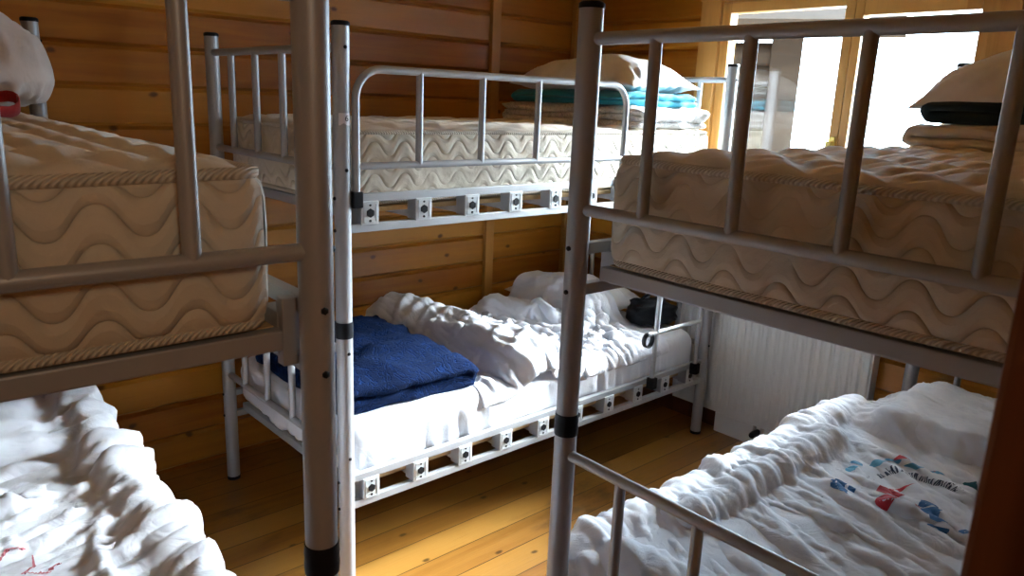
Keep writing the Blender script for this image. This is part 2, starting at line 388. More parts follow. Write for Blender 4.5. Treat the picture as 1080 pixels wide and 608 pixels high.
# ------------------------------------------------------------------ bunk beds
LB, BW = 1.95, .9185
RP = .025; HT = 1.7593
ZR1, ZR2, ZT = 1.6899, 1.3538, .8756
LR1, LR2, ZE, ZSU, ZSL, ZLU, ZLL = .8035, .4577, 1.2376, 1.2694, 1.1807, .3742, .2827
ZE = ZSL + .053 - .0152; ZEL = ZLL + .053 - .0152
K1 = .1805; PLX = [.083 + .1945 * k for k in range(10)]
CACHE = {}
def cached(key, fn):
    if key not in CACHE: CACHE[key] = fn()
    return CACHE[key]
def rect_tube(mb, p0, p1, w, hgt, bev=.003):
    """axis-aligned rectangular tube along x or y"""
    (x0, y0, z0), (x1, y1, _) = p0, p1
    if abs(x1 - x0) > abs(y1 - y0): mb.box(x0, x1, y0 - w / 2, y0 + w / 2, z0 - hgt / 2, z0 + hgt / 2, 0, bev)
    else: mb.box(x0 - w / 2, x0 + w / 2, y0, y1, z0 - hgt / 2, z0 + hgt / 2, 0, bev)
def m_post():
    q = MB(); q.tube([(0, 0, 0.012), (0, 0, ZT - .001)], RP, 28); q.tube([(0, 0, ZT - .001), (0, 0, HT - .012)], RP - .0006, 28)
    return q.mesh('post', M['metal'])
def m_cap():
    q = MB(); q.tube([(0, 0, HT - .013), (0, 0, HT - .004), (0, 0, HT)], [RP + .001, RP + .001, RP - .004], 28); return q.mesh('cap', M['black'])
def m_foot():
    q = MB(); q.tube([(0, 0, 0), (0, 0, .014)], RP + .001, 24); return q.mesh('foot', M['black'])
def m_tape():
    q = MB(); pts = [(0, 0, ZT - .025 + .05 * i / 6) for i in range(7)]
    q.tube(pts, [RP + .0012 + (.0008 if i in (1, 2, 4) else 0) for i in range(7)], 28); return q.mesh('tape_band', M['tape'])
def m_bolt():
    q = MB(); q.tube([(0, 0, -.004), (0, 0, .0025), (0, 0, .0045)], [.0055, .0055, .0035], 6, smooth=False); return q.mesh('bolt', M['black'])
def m_endrails(za, zb):
    q = MB(); q.cyl((0, RP * .6, za), (0, BW - RP * .6, za), .0125, 16); q.cyl((0, RP * .6, zb), (0, BW - RP * .6, zb), .0125, 16)
    return q.mesh('end_board', M['metal_b'])
def m_bar(za, zb):
    q = MB(); q.cyl((0, 0, zb), (0, 0, za), .0118, 14); return q.mesh('bar', M['metal_b'])
def m_side(zu, zl):
    q = MB(); rect_tube(q, (RP * .8, 0, zu), (LB - RP * .8, 0, zu), .022, .025); rect_tube(q, (RP * .8, 0, zl), (LB - RP * .8, 0, zl), .022, .025)
    for x in PLX: q.box(x - .029, x + .029, -.010, .035, zl + .0120, zu - .0120, 0, .002)
    return q.mesh('side_rail', M['metal_b'])
def m_plate(zu, zl):
    q = MB(); z = (zu + zl) / 2; hh = (zu - zl) / 2 - .009
    q.box(-.030, .030, -.0150, -.0095, z - hh, z + hh, 0, .002)
    for (a, b_, c, d_) in ((-.022, .022, hh - .010, hh - .007), (-.022, .022, -hh + .007, -hh + .010), (-.022, -.019, -hh + .007, hh - .007), (.019, .022, -hh + .007, hh - .007)):
        q.box(a, b_, -.0165, -.0145, z + c, z + d_, 0)
    return q.mesh('end_cap', M['white_plastic'])
def m_plug(zu, zl):
    q = MB(); z = (zu + zl) / 2
    q.tube([(0, -.0145, z), (0, -.0185, z)], .0135, 6, smooth=False); q.tube([(0, -.0145, z + .0235), (0, -.0165, z + .0235)], .0035, 10); q.tube([(0, -.0145, z - .0235), (0, -.0165, z - .0235)], .0042, 10)
    return q.mesh('hex_plug', M['black'])
def m_cross(zl):
    q = MB(); q.box(-.02, .02, .036, BW - .036, zl + .0135, zl + .0385, 0, .003); return q.mesh('cross_tube', M['metal_b'])
def m_endframe(z):
    q = MB(); rect_tube(q, (.050, .034, z), (.050, BW - .034, z), .026, .030)
    for y in (.012, BW - .034): q.box(.038, .060, y, y + .022, z - .040, z + .062, 0, .002); return q.mesh('end_frame', M['metal_b'])
def m_board(zl):
    q = MB(); q.box(.066, LB - .066, .036, BW - .036, zl + .039, zl + .053); return q.mesh('base_board', M['board'])
BOARD_U, BOARD_L = ZSL + .0535, ZLL + .0535

def bunk(name, loc, rz, label, guard=False, plates=True, bolts=()):
    root = empty(name, loc, rz); tag(root, label, 'bunk bed', 'grey metal bunk beds in the room')
    def put(nm, me, at=(0, 0, 0), parent=root):
        o = link(nm, me, parent); o.location = at; return o
    for ci, (x, y) in enumerate(((0, 0), (0, BW), (LB, 0), (LB, BW))):
        p = put('post', cached('post', m_post), (x, y, 0))
        put('cap', cached('cap', m_cap), (0, 0, 0), p); put('foot', cached('foot', m_foot), (0, 0, 0), p); put('tape_band', cached('tape', m_tape), (0, 0, 0), p)
        sx = -1 if x == 0 else 1; sy = -1 if y == 0 else 1
        for z in (ZSU + .003, ZSL - .002, ZLU, ZLL):
            bo = put('bolt', cached('bolt', m_bolt), (sx * RP, 0, z), p); bo.rotation_euler = (0, sx * PI / 2, 0)
        for z in (ZR1, ZR2, LR1, LR2):
            bo = put('bolt', cached('bolt', m_bolt), (0, sy * RP, z), p); bo.rotation_euler = (-sy * PI / 2, 0, 0)
    for x in (0, LB):
        for za, zb in ((ZR1, ZR2), (LR1, LR2)):
            e = put('end_board', cached(('er', za), lambda: m_endrails(za, zb)), (x, 0, 0))
            for j in range(4):
                k = K1 + j * (1 - 2 * K1) / 3
                put('bar', cached(('bar', za), lambda: m_bar(za, zb)), (0, BW * k, 0), e)
        for z in (ZE, ZEL): put('end_frame', cached(('ef', z), lambda: m_endframe(z)), (x, BW if x else 0, 0)).rotation_euler = (0, 0, PI if x else 0)
    for zu, zl in ((ZSU, ZSL), (ZLU, ZLL)):
        for y in (0, BW):
            sr_ = put('side_rail', cached(('sr', zu), lambda: m_side(zu, zl)), (0, y, 0))
            if y: sr_.rotation_euler = (0, 0, PI); sr_.location = (LB, BW, 0)
            if plates and y == 0:
                for x in PLX:
                    c = put('end_cap', cached(('pl', zu), lambda: m_plate(zu, zl)), (x, 0, 0), sr_)
                    tag(c, 'pale square end cap with black hexagon plug')
                    hp = cached(('hx', zu), lambda: m_plug(zu, zl))
                    # plug is merged with its cap as second material
                    if len(c.data.materials) == 1:
                        bm = bmesh.new(); bm.from_mesh(c.data); n0 = len(bm.faces); bm.from_mesh(hp)
                        bm.faces.ensure_lookup_table()
                        for f in bm.faces[n0:]: f.material_index = 1
                        bm.to_mesh(c.data); bm.free(); c.data.materials.append(M['black'])
        put('base_board', cached(('bb', zl), lambda: m_board(zl)))
        for x in PLX: put('cross_tube', cached(('ct', zl), lambda: m_cross(zl)), (x, 0, 0))
    if guard:
        g = MB(); x0, x1, zt_, zb_ = .036, 1.218, 1.637, 1.364; yy = -.016; r = .085
        pts = [(x0, yy, ZSU - .02), (x0, yy, zt_ - r)]
        for i in range(1, 9):
            a = PI - i * PI / 16; pts.append((x0 + r + r * math.cos(a), yy, zt_ - r + r * math.sin(a)))
        for i in range(0, 9):
            a = PI / 2 - i * PI / 16; pts.append((x1 - r + r * math.cos(a), yy, zt_ - r + r * math.sin(a)))
        pts.append((x1, yy, ZSU - .02)); g.tube(pts, .0115, 16); g.cyl((x0, yy, zb_), (x1, yy, zb_), .0105, 14)
        go = g.build('guard_rail', M['metal_b'], root)
        for xb_ in (.256, .501, .750, .995):
            b = MB(); b.cyl((xb_, yy, zb_), (xb_, yy, zt_), .0112, 14); b.build('bar', M['metal_b'], go)
        for xb_ in (x0, x1):
            c = MB(); c.box(xb_ - .018, xb_ + .016, yy - .014, yy + .020, ZSU - .026, ZSU + .022, 0, .004); c.build('clamp', M['black'], go)
        # number sticker on the near left post
        st = MB(); n = 10; A0, A1 = math.radians(222), math.radians(306); ZS = 1.496; rr = RP + .0006; vs = []; fs = []
        for i in range(n + 1):
            a = A0 + (A1 - A0) * i / n; notch = .007 * (1 - abs(2 * i / n - .75) / .55) if abs(2 * i / n - .75) < .55 else 0
            for z in (ZS - .017 + notch, ZS + .017): vs.append((rr * math.cos(a), rr * math.sin(a), z))
        vs += [(x * (rr - .0008) / rr, y * (rr - .0008) / rr, z) for x, y, z in vs]; o_ = 2 * (n + 1)
        for i in range(n):
            fs += [(2 * i, 2 * i + 2, 2 * i + 3, 2 * i + 1), (o_ + 2 * i, o_ + 2 * i + 1, o_ + 2 * i + 3, o_ + 2 * i + 2), (2 * i, o_ + 2 * i, o_ + 2 * i + 2, 2 * i + 2), (2 * i + 1, 2 * i + 3, o_ + 2 * i + 3, o_ + 2 * i + 1)]
        st.add(vs, fs, 0, False); so = st.build('number_sticker', M['sticker'], root); tag(so, 'white sticker printed with a 6')
        cu = bpy.data.curves.new('numeral', 'FONT'); cu.body = '6'; cu.size = .024; cu.align_x = 'CENTER'; cu.align_y = 'CENTER'; cu.extrude = .0002
        to = bpy.data.objects.new('tmp_num', cu); COL.objects.link(to); bpy.context.view_layer.update()
        me = bpy.data.meshes.new_from_object(to.evaluated_get(bpy.context.evaluated_depsgraph_get())); bpy.data.objects.remove(to)
        for v in me.vertices:
            a = math.radians(274) + v.co.x / RP; rad = rr + .0005 + v.co.z; v.co = (rad * math.cos(a), rad * math.sin(a), ZS + .002 + v.co.y)
        me.materials.clear(); me.materials.append(M['ink']); link('numeral', me, so)
    return root

rR, rL = .0172, -.0292
B6 = dict(o=(1.1173, 1.9594), r=0.)
BR = dict(o=(1.1630 - BW * math.sin(rR), 1.0723 - BW * math.cos(rR)), r=-rR)
BL = dict(o=(.4986, .9515), r=PI / 2 + rL)
bunk('bunk_bed', (*B6['o'], 0), B6['r'], 'grey metal bunk bed with guard rail and number 6 sticker along back wall', True)
bunk('bunk_bed', (*BR['o'], 0), BR['r'], 'grey metal bunk bed on the right, its head end at the window')
bunk('bunk_bed', (*BL['o'], 0), BL['r'], 'grey metal bunk bed on the left, its thick front post nearest the camera')
def W(bed, x, y, z=0):
    c, s_ = math.cos(bed['r']), math.sin(bed['r']); return (bed['o'][0] + c * x - s_ * y, bed['o'][1] + s_ * x + c * y, z)

# ladder hooked on the window end of bed 6
la = empty('bunk_ladder', (2.63, 1.925, 0)); tag(la, 'grey tube ladder hooked to the window end of the back bunk bed', 'ladder')
for x in (0., .325):
    q = MB(); q.tube([(x, 0.005, ZLU - .03), (x, -.002, .8), (x, -.002, ZSU + .05)], .0115, 14); u = q.build('upright', M['metal_b'], la)
    c = MB(); c.box(x - .017, x + .017, -.016, .020, ZLU - .03, ZLU + .022, 0, .004); c.build('clamp', M['black'], u)
for z in (.605, .92): q = MB(); q.cyl((-.06 if z < .8 else 0, 0, z), (.325, 0, z), .0105, 14); q.build('rung', M['metal_b'], la)
q = MB(); pts = [(.0 + .028 * math.cos(a), .0, -.026 + .030 * math.sin(a)) for a in np.linspace(PI * .5, PI * 2.35, 18)]
G = np.array([[(x, y + dy, z) for x, y, z in pts] for dy in (-.011, .011)]); q.grid(G); sob = q.build('strap', M['black'])
sob.location = (2.575, 1.925, .605); md = sob.modifiers.new('thick', 'SOLIDIFY'); md.thickness = .003
tag(sob, 'short black strap looped over the ladder rung end', 'strap')

# ------------------------------------------------------------------ mattresses
ML, MW_ = 1.86, .835
def rbox_faces(mb, L, Wd, H, r, res_top, res_side, top_fn=None, side_fn=None, bottom=True, z_cut=None):
    """rounded box, origin at the centre of its underside; returns uv per face list"""
    def rnd(P):
        c = np.array([0, 0, H / 2]); b = np.array([L / 2, Wd / 2, H / 2])
        q = P - c; inner = np.clip(q, -(b - r), b - r); d = q - inner; l = np.linalg.norm(d, axis=-1, keepdims=True)
        return c + inner + np.where(l > 1e-9, d / np.maximum(l, 1e-9) * r, 0)
    uvs = []
    def ax(a, n, rr=r):
        t = np.linspace(-1, 1, n); return a * t
    nx, ny, nz = int(L / res_top), int(Wd / res_top), int(H / res_side)
    nxs, nys = int(L / res_side / 1.5), int(Wd / res_side / 1.5)
    for zt_, fl in (((1, False), (0, True)) if bottom else ((1, False),)):
        X, Y = np.meshgrid(ax(L / 2, nx), ax(Wd / 2, ny)); P = rnd(np.stack([X, Y, np.full_like(X, H * zt_)], -1))
        if zt_ and top_fn is not None: P[..., 2] += top_fn(X, Y)
        mb.grid(P, 1 if zt_ else 0, True, fl); uvs.append(np.stack([X, Y], -1))
    for sy in (-1, 1):
        X, Z = np.meshgrid(ax(L / 2, nxs), np.linspace(0, H, nz)); P = rnd(np.stack([X, np.full_like(X, sy * Wd / 2), Z], -1))
        U = X + 3
        if side_fn is not None: P[..., 1] += sy * side_fn(U, Z)
        mb.grid(P, 0, True, sy > 0); uvs.append(np.stack([U, Z], -1))
    for sx in (-1, 1):
        Y, Z = np.meshgrid(ax(Wd / 2, nys), np.linspace(0, H, nz)); P = rnd(np.stack([np.full_like(Y, sx * L / 2), Y, Z], -1))
        U = Y + 9
        if side_fn is not None: P[..., 0] += sx * side_fn(U, Z)
        mb.grid(P, 0, True, sx < 0); uvs.append(np.stack([U, Z], -1))
    return uvs
def apply_uv(me, mb, uvs):
    flat = np.concatenate([u.reshape(-1, 2) for u in uvs]); lay = me.uv_layers.new(name='UVMap')
    idx = np.empty(len(me.loops), int); me.loops.foreach_get('vertex_index', idx); lay.data.foreach_set('uv', flat[idx].ravel())
def quilt(X, Y):
    P, Q, A = .36, .13, .045
    best = np.full(X.shape, 9.)
    for sgn, o in ((1, 0), (-1, 0)):
        v = (Y - sgn * A * np.sin(2 * PI * X / P) + o) / Q; d = np.abs(v - np.round(v)) * Q
        best = np.minimum(best, d)
    hgt = .017 * np.clip(best / .045, 0, 1) ** .6
    e = np.minimum(ML / 2 - np.abs(X), MW_ / 2 - np.abs(Y))
    return hgt * sstep(.0, .05, e) - .008 * (1 - sstep(.0, .09, e)) + .004 * fbm(X * 3, Y * 3, 2) * sstep(0, .1, e)
def mattress_mesh():
    mb = MB(); H = .232
    uvs = rbox_faces(mb, ML, MW_, H, .038, .0115, .018, quilt, lambda U, Z: .006 * np.sin(PI * Z / .232) + .004 * fbm(U * 5, Z * 5, 2) * np.sin(PI * Z / .232))
    me = mb.mesh('mattress', [M['mat_side'], M['mat_top']]); apply_uv(me, mb, uvs)
    bm = bmesh.new(); bm.from_mesh(me); bmesh.ops.remove_doubles(bm, verts=bm.verts, dist=.0008); bm.to_mesh(me); bm.free(); return me
def piping_mesh(z):
    q = MB(); L, Wd, r = ML / 2 + .001, MW_ / 2 + .001, .05; pts = []
    off = .010
    for cx, cy, a0 in ((L - r, Wd - r, 0), (-L + r, Wd - r, 90), (-L + r, -Wd + r, 180), (L - r, -Wd + r, 270)):
        for i in range(7):
            a = math.radians(a0 + 15 * i); pts.append((cx + (r - off) * math.cos(a), cy + (r - off) * math.sin(a), z))
    P = [Vector(p) for p in pts]; dense = []
    for a, b in zip(P, P[1:] + P[:1]):
        n = max(1, int((b - a).length / .03))
        for i in range(n): dense.append(a.lerp(b, i / n))
    dense = [p + Vector((0, 0, .003 * float(perlin(p.x * 4 + 7, p.y * 4)))) for p in dense]
    q.tube(dense + [dense[0]], .0085, 10, cap=False); return q.mesh('piping', M['cord'])
MATT = mattress_mesh(); PIPE_T = piping_mesh(.2225); PIPE_B = piping_mesh(.012)
def mattress(bed, x, y, z, label, dz=0, rz=0):
    o = link('mattress', MATT); o.location = W(bed, x, y, z); o.rotation_euler = (0, 0, bed['r'] + rz)
    tag(o, label, 'mattress', 'bare cream mattresses'); link('piping', PIPE_T, o); link('piping', PIPE_B, o); return o
mattress(B6, .963, BW / 2, BOARD_U, 'cream quilted mattress on the top of the bunk bed at the back wall')
mattress(BR, .965, BW / 2 - .002, BOARD_U, 'cream quilted mattress on the top of the right bunk bed')
mattress(BL, .965, BW / 2 + .002, BOARD_U, 'cream quilted mattress on the top of the left bunk bed')

# lower mattresses (plain) with white fitted sheets
def low_mattress_mesh():
    mb = MB(); uvs = rbox_faces(mb, 1.86, .85, .18, .04, .05, .03); me = mb.mesh('mattress', [M['mat_side'], M['mat_top']]); apply_uv(me, mb, uvs); return me
LOWM = low_mattress_mesh()
def sheet_mesh(seed, zlo):
    mb = MB(); H = .19
    rbox_faces(mb, 1.868, .858, H, .05, .014, .0105, None, None, bottom=False)
    me = mb.mesh('bed_sheet', [M['sheet'], M['sheet']])
    bm = bmesh.new(); bm.from_mesh(me); bmesh.ops.remove_doubles(bm, verts=bm.verts, dist=.004); bmesh.ops.recalc_face_normals(bm, faces=bm.faces); bm.normal_update()
    P = np.array([v.co[:] for v in bm.verts]); N = np.array([v.normal[:] for v in bm.verts])
    ang = np.arctan2(P[:, 1] * 2, P[:, 0]); U = np.where(np.abs(P[:, 1]) / .429 > np.abs(P[:, 0]) / .934, P[:, 0], P[:, 1] + 5 * np.sign(P[:, 0]))
    sd_ = sstep(.0, .06, H - P[:, 2]); low = np.clip((H - P[:, 2]) / H, 0, 1)
    g = fbm(U * 4 + seed, P[:, 2] * 3, 3); f = ridged(U * 19 + seed + 2.2 * P[:, 2], P[:, 2] * 1.2 + seed, 2) - .5
    side = .022 * f * (.9 + 1.2 * g) * np.sin(PI * np.clip(low * .62 + .05, 0, 1)) + .012 * g
    top = .006 * fbm(P[:, 0] * 3 + seed, P[:, 1] * 3, 3) + .010 * (ridged(P[:, 0] * 2.2 + P[:, 1] * 4 + seed, P[:, 1] * 2.2 - P[:, 0] * 2, 3) - .5)
    D = np.maximum(.008 + side * sd_ + top * (1 - sd_), .0025)
    Q = P + N * D[:, None]
    Q[:, 2] += np.where(P[:, 2] < .05, zlo * np.maximum(0, .6 + 1.2 * perlin(U * 3.3 + seed, U * 0 + 2.)) * (1 - P[:, 2] / .05), 0)
    for v, q in zip(bm.verts, Q): v.co = q
    bm.to_mesh(me); bm.free(); return me
for bed, lab, lab2, sd in ((B6, 'cream mattress under the sheet on the lower bunk at back wall', 'white fitted sheet, brightly lit, on the lower bunk at the back wall', 1.3),
                    (BR, 'cream mattress under the sheet on the lower right bunk', 'white fitted sheet at the foot of the lower right bunk, under the printed duvet', 7.7),
                    (BL, 'cream mattress under the sheet on the lower left bunk', 'white fitted sheet on the lower left bunk, beneath the crumpled duvet', 12.1)):
    o = link('mattress', LOWM); o.location = W(bed, .965, BW / 2, BOARD_L); o.rotation_euler = (0, 0, bed['r']); tag(o, lab, 'mattress', 'sheeted mattresses on the lower bunks')
    s_ = link('bed_sheet', sheet_mesh(sd, .02)); s_.location = W(bed, .965, BW / 2, BOARD_L + .002); s_.rotation_euler = (0, 0, bed['r'])
    tag(s_, lab2, 'bed sheet', 'white fitted sheets')
TOPL = BOARD_L + .19     # sheet top about .525

# ------------------------------------------------------------------ cloth: grid position-based solver
def rbox_sdf(c, b, r):
    c = np.array(c); b = np.array(b) - r
    def f(P):
        q = P - c; a = np.abs(q) - b; o = np.maximum(a, 0); l = np.linalg.norm(o, axis=-1)
        inside = np.minimum(a.max(-1), 0); d = l + inside - r
        n = np.where(l[..., None] > 1e-9, np.sign(q) * o / np.maximum(l, 1e-9)[..., None], 0)
        k = a.argmax(-1); ni = np.zeros_like(P); np.put_along_axis(ni, k[..., None], np.take_along_axis(np.sign(q), k[..., None], -1), -1)
        n = np.where((l > 1e-9)[..., None], n, ni); return d, n
    return f
def caps_sdf(p0, p1, r0, r1):
    p0 = np.array(p0); p1 = np.array(p1)
    def f(P):
        t = np.clip(((P - p0) @ (p1 - p0)) / ((p1 - p0) @ (p1 - p0)), 0, 1); v = P - (p0 + t[..., None] * (p1 - p0)); l = np.linalg.norm(v, axis=-1)
        return l - (r0 + (r1 - r0) * t), v / np.maximum(l, 1e-9)[..., None]
    return f
def sim(P, h, shapes, steps=120, iters=10, bend=.25, damp=.97, th=.006, fric=.6, grav=9.8, shear=.6, pin=None, zpin=-9.):
    ny, nx = P.shape[:2]; prev = P.copy(); dt = 1 / 60.; tgt = P[..., :2].copy(); bd = np.zeros((ny, nx), bool); bd[0] = bd[-1] = True; bd[:, 0] = bd[:, -1] = True
    def solve(a, b, L, k):
        d = b - a; l = np.sqrt((d * d).sum(-1, keepdims=True)) + 1e-9; c = d * (k * .5 * (l - L) / l); a += c; b -= c
    for st in range(steps):
        v = (P - prev) * damp; sp = np.linalg.norm(v, axis=-1, keepdims=True); v *= np.minimum(1, .03 / (sp + 1e-9))
        prev = P.copy(); P = P + v; P[..., 2] -= grav * dt * dt
        for it in range(iters):
            if pin is not None and st < steps * pin: P[bd] = np.concatenate([tgt[bd], np.maximum(P[bd][:, 2:], zpin)], 1)
            for o in (0, 1):
                n = (nx - o) // 2; solve(P[:, o:o + 2 * n:2], P[:, o + 1:o + 2 * n:2], h, 1.)
                n = (ny - o) // 2; solve(P[o:o + 2 * n:2], P[o + 1:o + 2 * n:2], h, 1.)
            hd = h * 1.41421
            for o in (0, 1):
                n = (nx - o) // 2
                for oy in (0, 1):
                    m_ = (ny - oy) // 2
                    solve(P[oy:oy + 2 * m_:2, o:o + 2 * n:2], P[oy + 1:oy + 2 * m_:2, o + 1:o + 2 * n:2], hd, shear)
                    solve(P[oy:oy + 2 * m_:2, o + 1:o + 2 * n:2], P[oy + 1:oy + 2 * m_:2, o:o + 2 * n:2], hd, shear)
            if it % 2 == 0:
                for o in range(4):
                    n = (nx - 2 - o + 3) // 4
                    if n > 0: solve(P[:, o:o + 4 * n:4], P[:, o + 2:o + 2 + 4 * n:4], 2 * h, bend)
                    n = (ny - 2 - o + 3) // 4
                    if n > 0: solve(P[o:o + 4 * n:4], P[o + 2:o + 2 + 4 * n:4], 2 * h, bend)
        for f in shapes:
            d, n = f(P); pen = np.maximum(th - d, 0)[..., None]; P = P + n * pen
            hit = pen > 0; t = P - prev; P = np.where(hit, P - fric * (t - n * (t * n).sum(-1, keepdims=True)), P)
    return P
def upsample(P, k):
    def up(A):
        n = A.shape[0]; t = np.linspace(0, n - 1, (n - 1) * k + 1); i = np.clip(np.floor(t).astype(int), 0, n - 2); f = (t - i)[:, None, None]
        g = lambda j: A[np.clip(j, 0, n - 1)]
        p0, p1, p2, p3 = g(i - 1), g(i), g(i + 1), g(i + 2)
        return .5 * (2 * p1 + (p2 - p0) * f + (2 * p0 - 5 * p1 + 4 * p2 - p3) * f ** 2 + (3 * p1 - p0 - 3 * p2 + p3) * f ** 3)
    return up(up(P).transpose(1, 0, 2)).transpose(1, 0, 2)
def normals(P):
    n = np.cross(np.gradient(P, axis=1), np.gradient(P, axis=0)); return n / np.maximum(np.linalg.norm(n, axis=-1, keepdims=True), 1e-9)
def folds(S, T, ang, seed, lam=.16, stretch=3.2, warp=.35):
    """sharp-crested creases running along direction ang (cloth metres)"""
    c, s_ = math.cos(ang), math.sin(ang); a = c * S + s_ * T; b = -s_ * S + c * T
    b = b + warp * lam * fbm(a * 2.4 + seed, b * 2.4 + seed, 2)
    r = 1 - np.minimum(1, np.abs(perlin(a / (lam * stretch) + seed * 3.1, b / lam + seed)) * 2.1)
    m_ = sstep(-.75, .15, fbm(S * 2.6 + seed * 1.7, T * 2.1 - seed, 2))
    return r ** 1.8 * m_
def cloth_obj(name, P, mat, thick=.016, micro=.003, seed=0., fold=()):
    Q = upsample(P, 3); ny, nx = Q.shape[:2]; N = normals(Q)
    X, Y = np.meshgrid(np.arange(nx), np.arange(ny)); e = np.minimum.reduce([X, Y, nx - 1 - X, ny - 1 - Y])
    S, T = X * CL / 3, Y * CL / 3
    D = micro * fbm(S * 18 + seed, T * 18, 3)
    for ang, lam, st_, amp, sd in fold: D = D + amp * (folds(S, T, ang, sd, lam, st_) - .3)
    Q = Q + N * D[..., None] * sstep(0, 12, e)[..., None]; N = normals(Q)
    prof = np.sqrt(np.clip(1 - (1 - np.clip(e / 5., 0, 1)) ** 2, 0, 1))[..., None]
    top = Q + N * (thick * .5 * prof); bot = Q - N * (thick * .5 * prof)
    mb = MB(); mb.grid(top, 0, True); mb.grid(bot, 0, True, True)
    return mb.build(name, mat, None, .0004), top
def start_grid(x0, x1, y0, y1, z, h, sx=1., sy=1., rot=0., amp=.02, seed=0., fr=4.):
    """flat cloth: its rest size is (x1-x0)/sx by (y1-y0)/sy, laid compressed into the rectangle"""
    nx = int((x1 - x0) / sx / h) + 1; ny = int((y1 - y0) / sy / h) + 1
    X, Y = np.meshgrid(np.linspace(x0, x1, nx), np.linspace(y0, y1, ny)); cx, cy = (x0 + x1) / 2, (y0 + y1) / 2
    c, s_ = math.cos(rot), math.sin(rot); dx, dy = X - cx, Y - cy
    X, Y = cx + c * dx - s_ * dy, cy + s_ * dx + c * dy
    Z = z + amp * fbm(X * fr + seed, Y * fr - seed, 3)
    return np.stack([X, Y, Z], -1)

CL = .021
ZTOP = TOPL + .002
# --- right lower duvet (printed)
shR = [rbox_sdf((2.13, .615, ZTOP - .2), (.935, .455, .2), .07), rbox_sdf((2.76, .60, ZTOP), (.27, .36, .085), .08), caps_sdf((1.55, .98, ZTOP - .01), (2.3, .98, ZTOP - .01), .05, .06),
       caps_sdf((1.30, 1.08, ZTOP - .06), (2.7, 1.07, ZTOP - .04), .075, .08), caps_sdf((1.28, .95, ZTOP - .02), (1.3, .35, ZTOP - .02), .065, .06)]
P = start_grid(1.08, 3.05, .14, 1.36, ZTOP + .20, CL, .93, .96, .03, .03, 3.1, 3.)
PR = sim(P, CL, shR, 130, 12, .06, fric=.96, pin=.7, zpin=ZTOP - .01)
PR[..., 1] = np.maximum(PR[..., 1], YF + .03)
duR, topR = cloth_obj('duvet', PR, M['duvet'], .018, .002, 2., [(1.08, .20, 6., .022, 1.3), (1.0, .12, 8., .015, 5.9), (1.25, .07, 9., .010, 8.2), (.80, .045, 9., .006, 2.7), (1.4, .035, 9., .004, 6.4)])
tag(duR, 'rumpled white duvet with red and blue round print on lower right bunk', 'duvet')
# --- left lower duvet
shL = [rbox_sdf((.04, 1.93, ZTOP - .2), (.455, .93, .2), .07), rbox_sdf((.05, 2.58, ZTOP), (.36, .25, .06), .07), caps_sdf((.48, 1.1, ZTOP - .04), (.52, 2.8, ZTOP - .035), .075, .08)]
P = start_grid(-.44, .84, 1.00, 2.88, ZTOP + .20, CL, .96, .93, 0., .03, 8.4, 3.)
PL = sim(P, CL, shL, 130, 12, .06, fric=.96, pin=.7, zpin=ZTOP - .01)
PL[..., 0] = np.maximum(PL[..., 0], XL + .03)
duL, topL = cloth_obj('duvet', PL, M['duvet'], .018, .002, 5., [(.22, .17, 5., .030, 2.3), (.34, .11, 6., .020, 6.9), (.05, .065, 7., .011, 3.2), (.5, .045, 9., .006, 9.7), (1.4, .13, 5., .016, 4.9)])
tag(duL, 'rumpled white duvet on the lower left bunk in the bottom left corner', 'duvet')
# --- back lower duvet, pushed into a roll
shB = [rbox_sdf((2.08, 2.42, ZTOP - .2), (.94, .44, .2), .06), caps_sdf((1.84, 2.74, ZTOP + .02), (1.98, 2.10, ZTOP - .01), .15, .14), caps_sdf((2.42, 2.74, ZTOP - .02), (2.60, 2.35, ZTOP - .04), .11, .08), rbox_sdf((2.84, 2.62, ZTOP + .06), (.21, .30, .085), .08)]
P = start_grid(1.69, 2.80, 1.95, 2.86, ZTOP + .30, CL, .80, .90, 0., .04, 14.7, 4.)
PB = sim(P, CL, shB, 130, 12, .06, fric=.96, pin=.7, zpin=ZTOP - .01)
PB[..., 1] = np.minimum(PB[..., 1], YA - .05)
duB, topB = cloth_obj('duvet', PB, M['duvet'], .020, .002, 9., [(1.85, .13, 5., .022, 4.3), (1.7, .085, 7., .015, 9.9), (.55, .10, 6., .015, 7.2), (1.5, .05, 8., .008, 1.2)])
tag(duB, 'white duvet bunched into a roll on the sunlit lower bunk at the back wall', 'duvet')

# --- print on the right duvet: shapes given in metres on the flat cloth, carried by the folds
GY, GX = topR.shape[:2]; NR = normals(topR)
def on_cloth(x, y):
    """nearest cloth point above plan position x, y"""
    d = (topR[..., 0] - x) ** 2 + (topR[..., 1] - y) ** 2; d = d - .02 * topR[..., 2]
    j, i = np.unravel_index(d.argmin(), d.shape); return j, i
JC, IC = on_cloth(2.13, .655)
J1, I1 = on_cloth(2.28, .655); J2, I2 = on_cloth(2.13, .815)
hs = CL / 3
ux = np.array([I1 - IC, J1 - JC], float); ux /= np.linalg.norm(ux); uy = np.array([I2 - IC, J2 - JC], float); uy -= ux * (ux @ uy); uy /= np.linalg.norm(uy)
def cp_right(p):
    q = np.array([IC, JC]) + (ux * p[0] + uy * p[1]) / hs
    x = min(max(q[0], 0), GX - 1.001); y = min(max(q[1], 0), GY - 1.001); i, j = int(x), int(y); f, g_ = x - i, y - j
    L_ = lambda A: (A[j, i] * (1 - f) + A[j, i + 1] * f) * (1 - g_) + (A[j + 1, i] * (1 - f) + A[j + 1, i + 1] * f) * g_
    return L_(topR) + L_(NR) * .0016
cp = cp_right
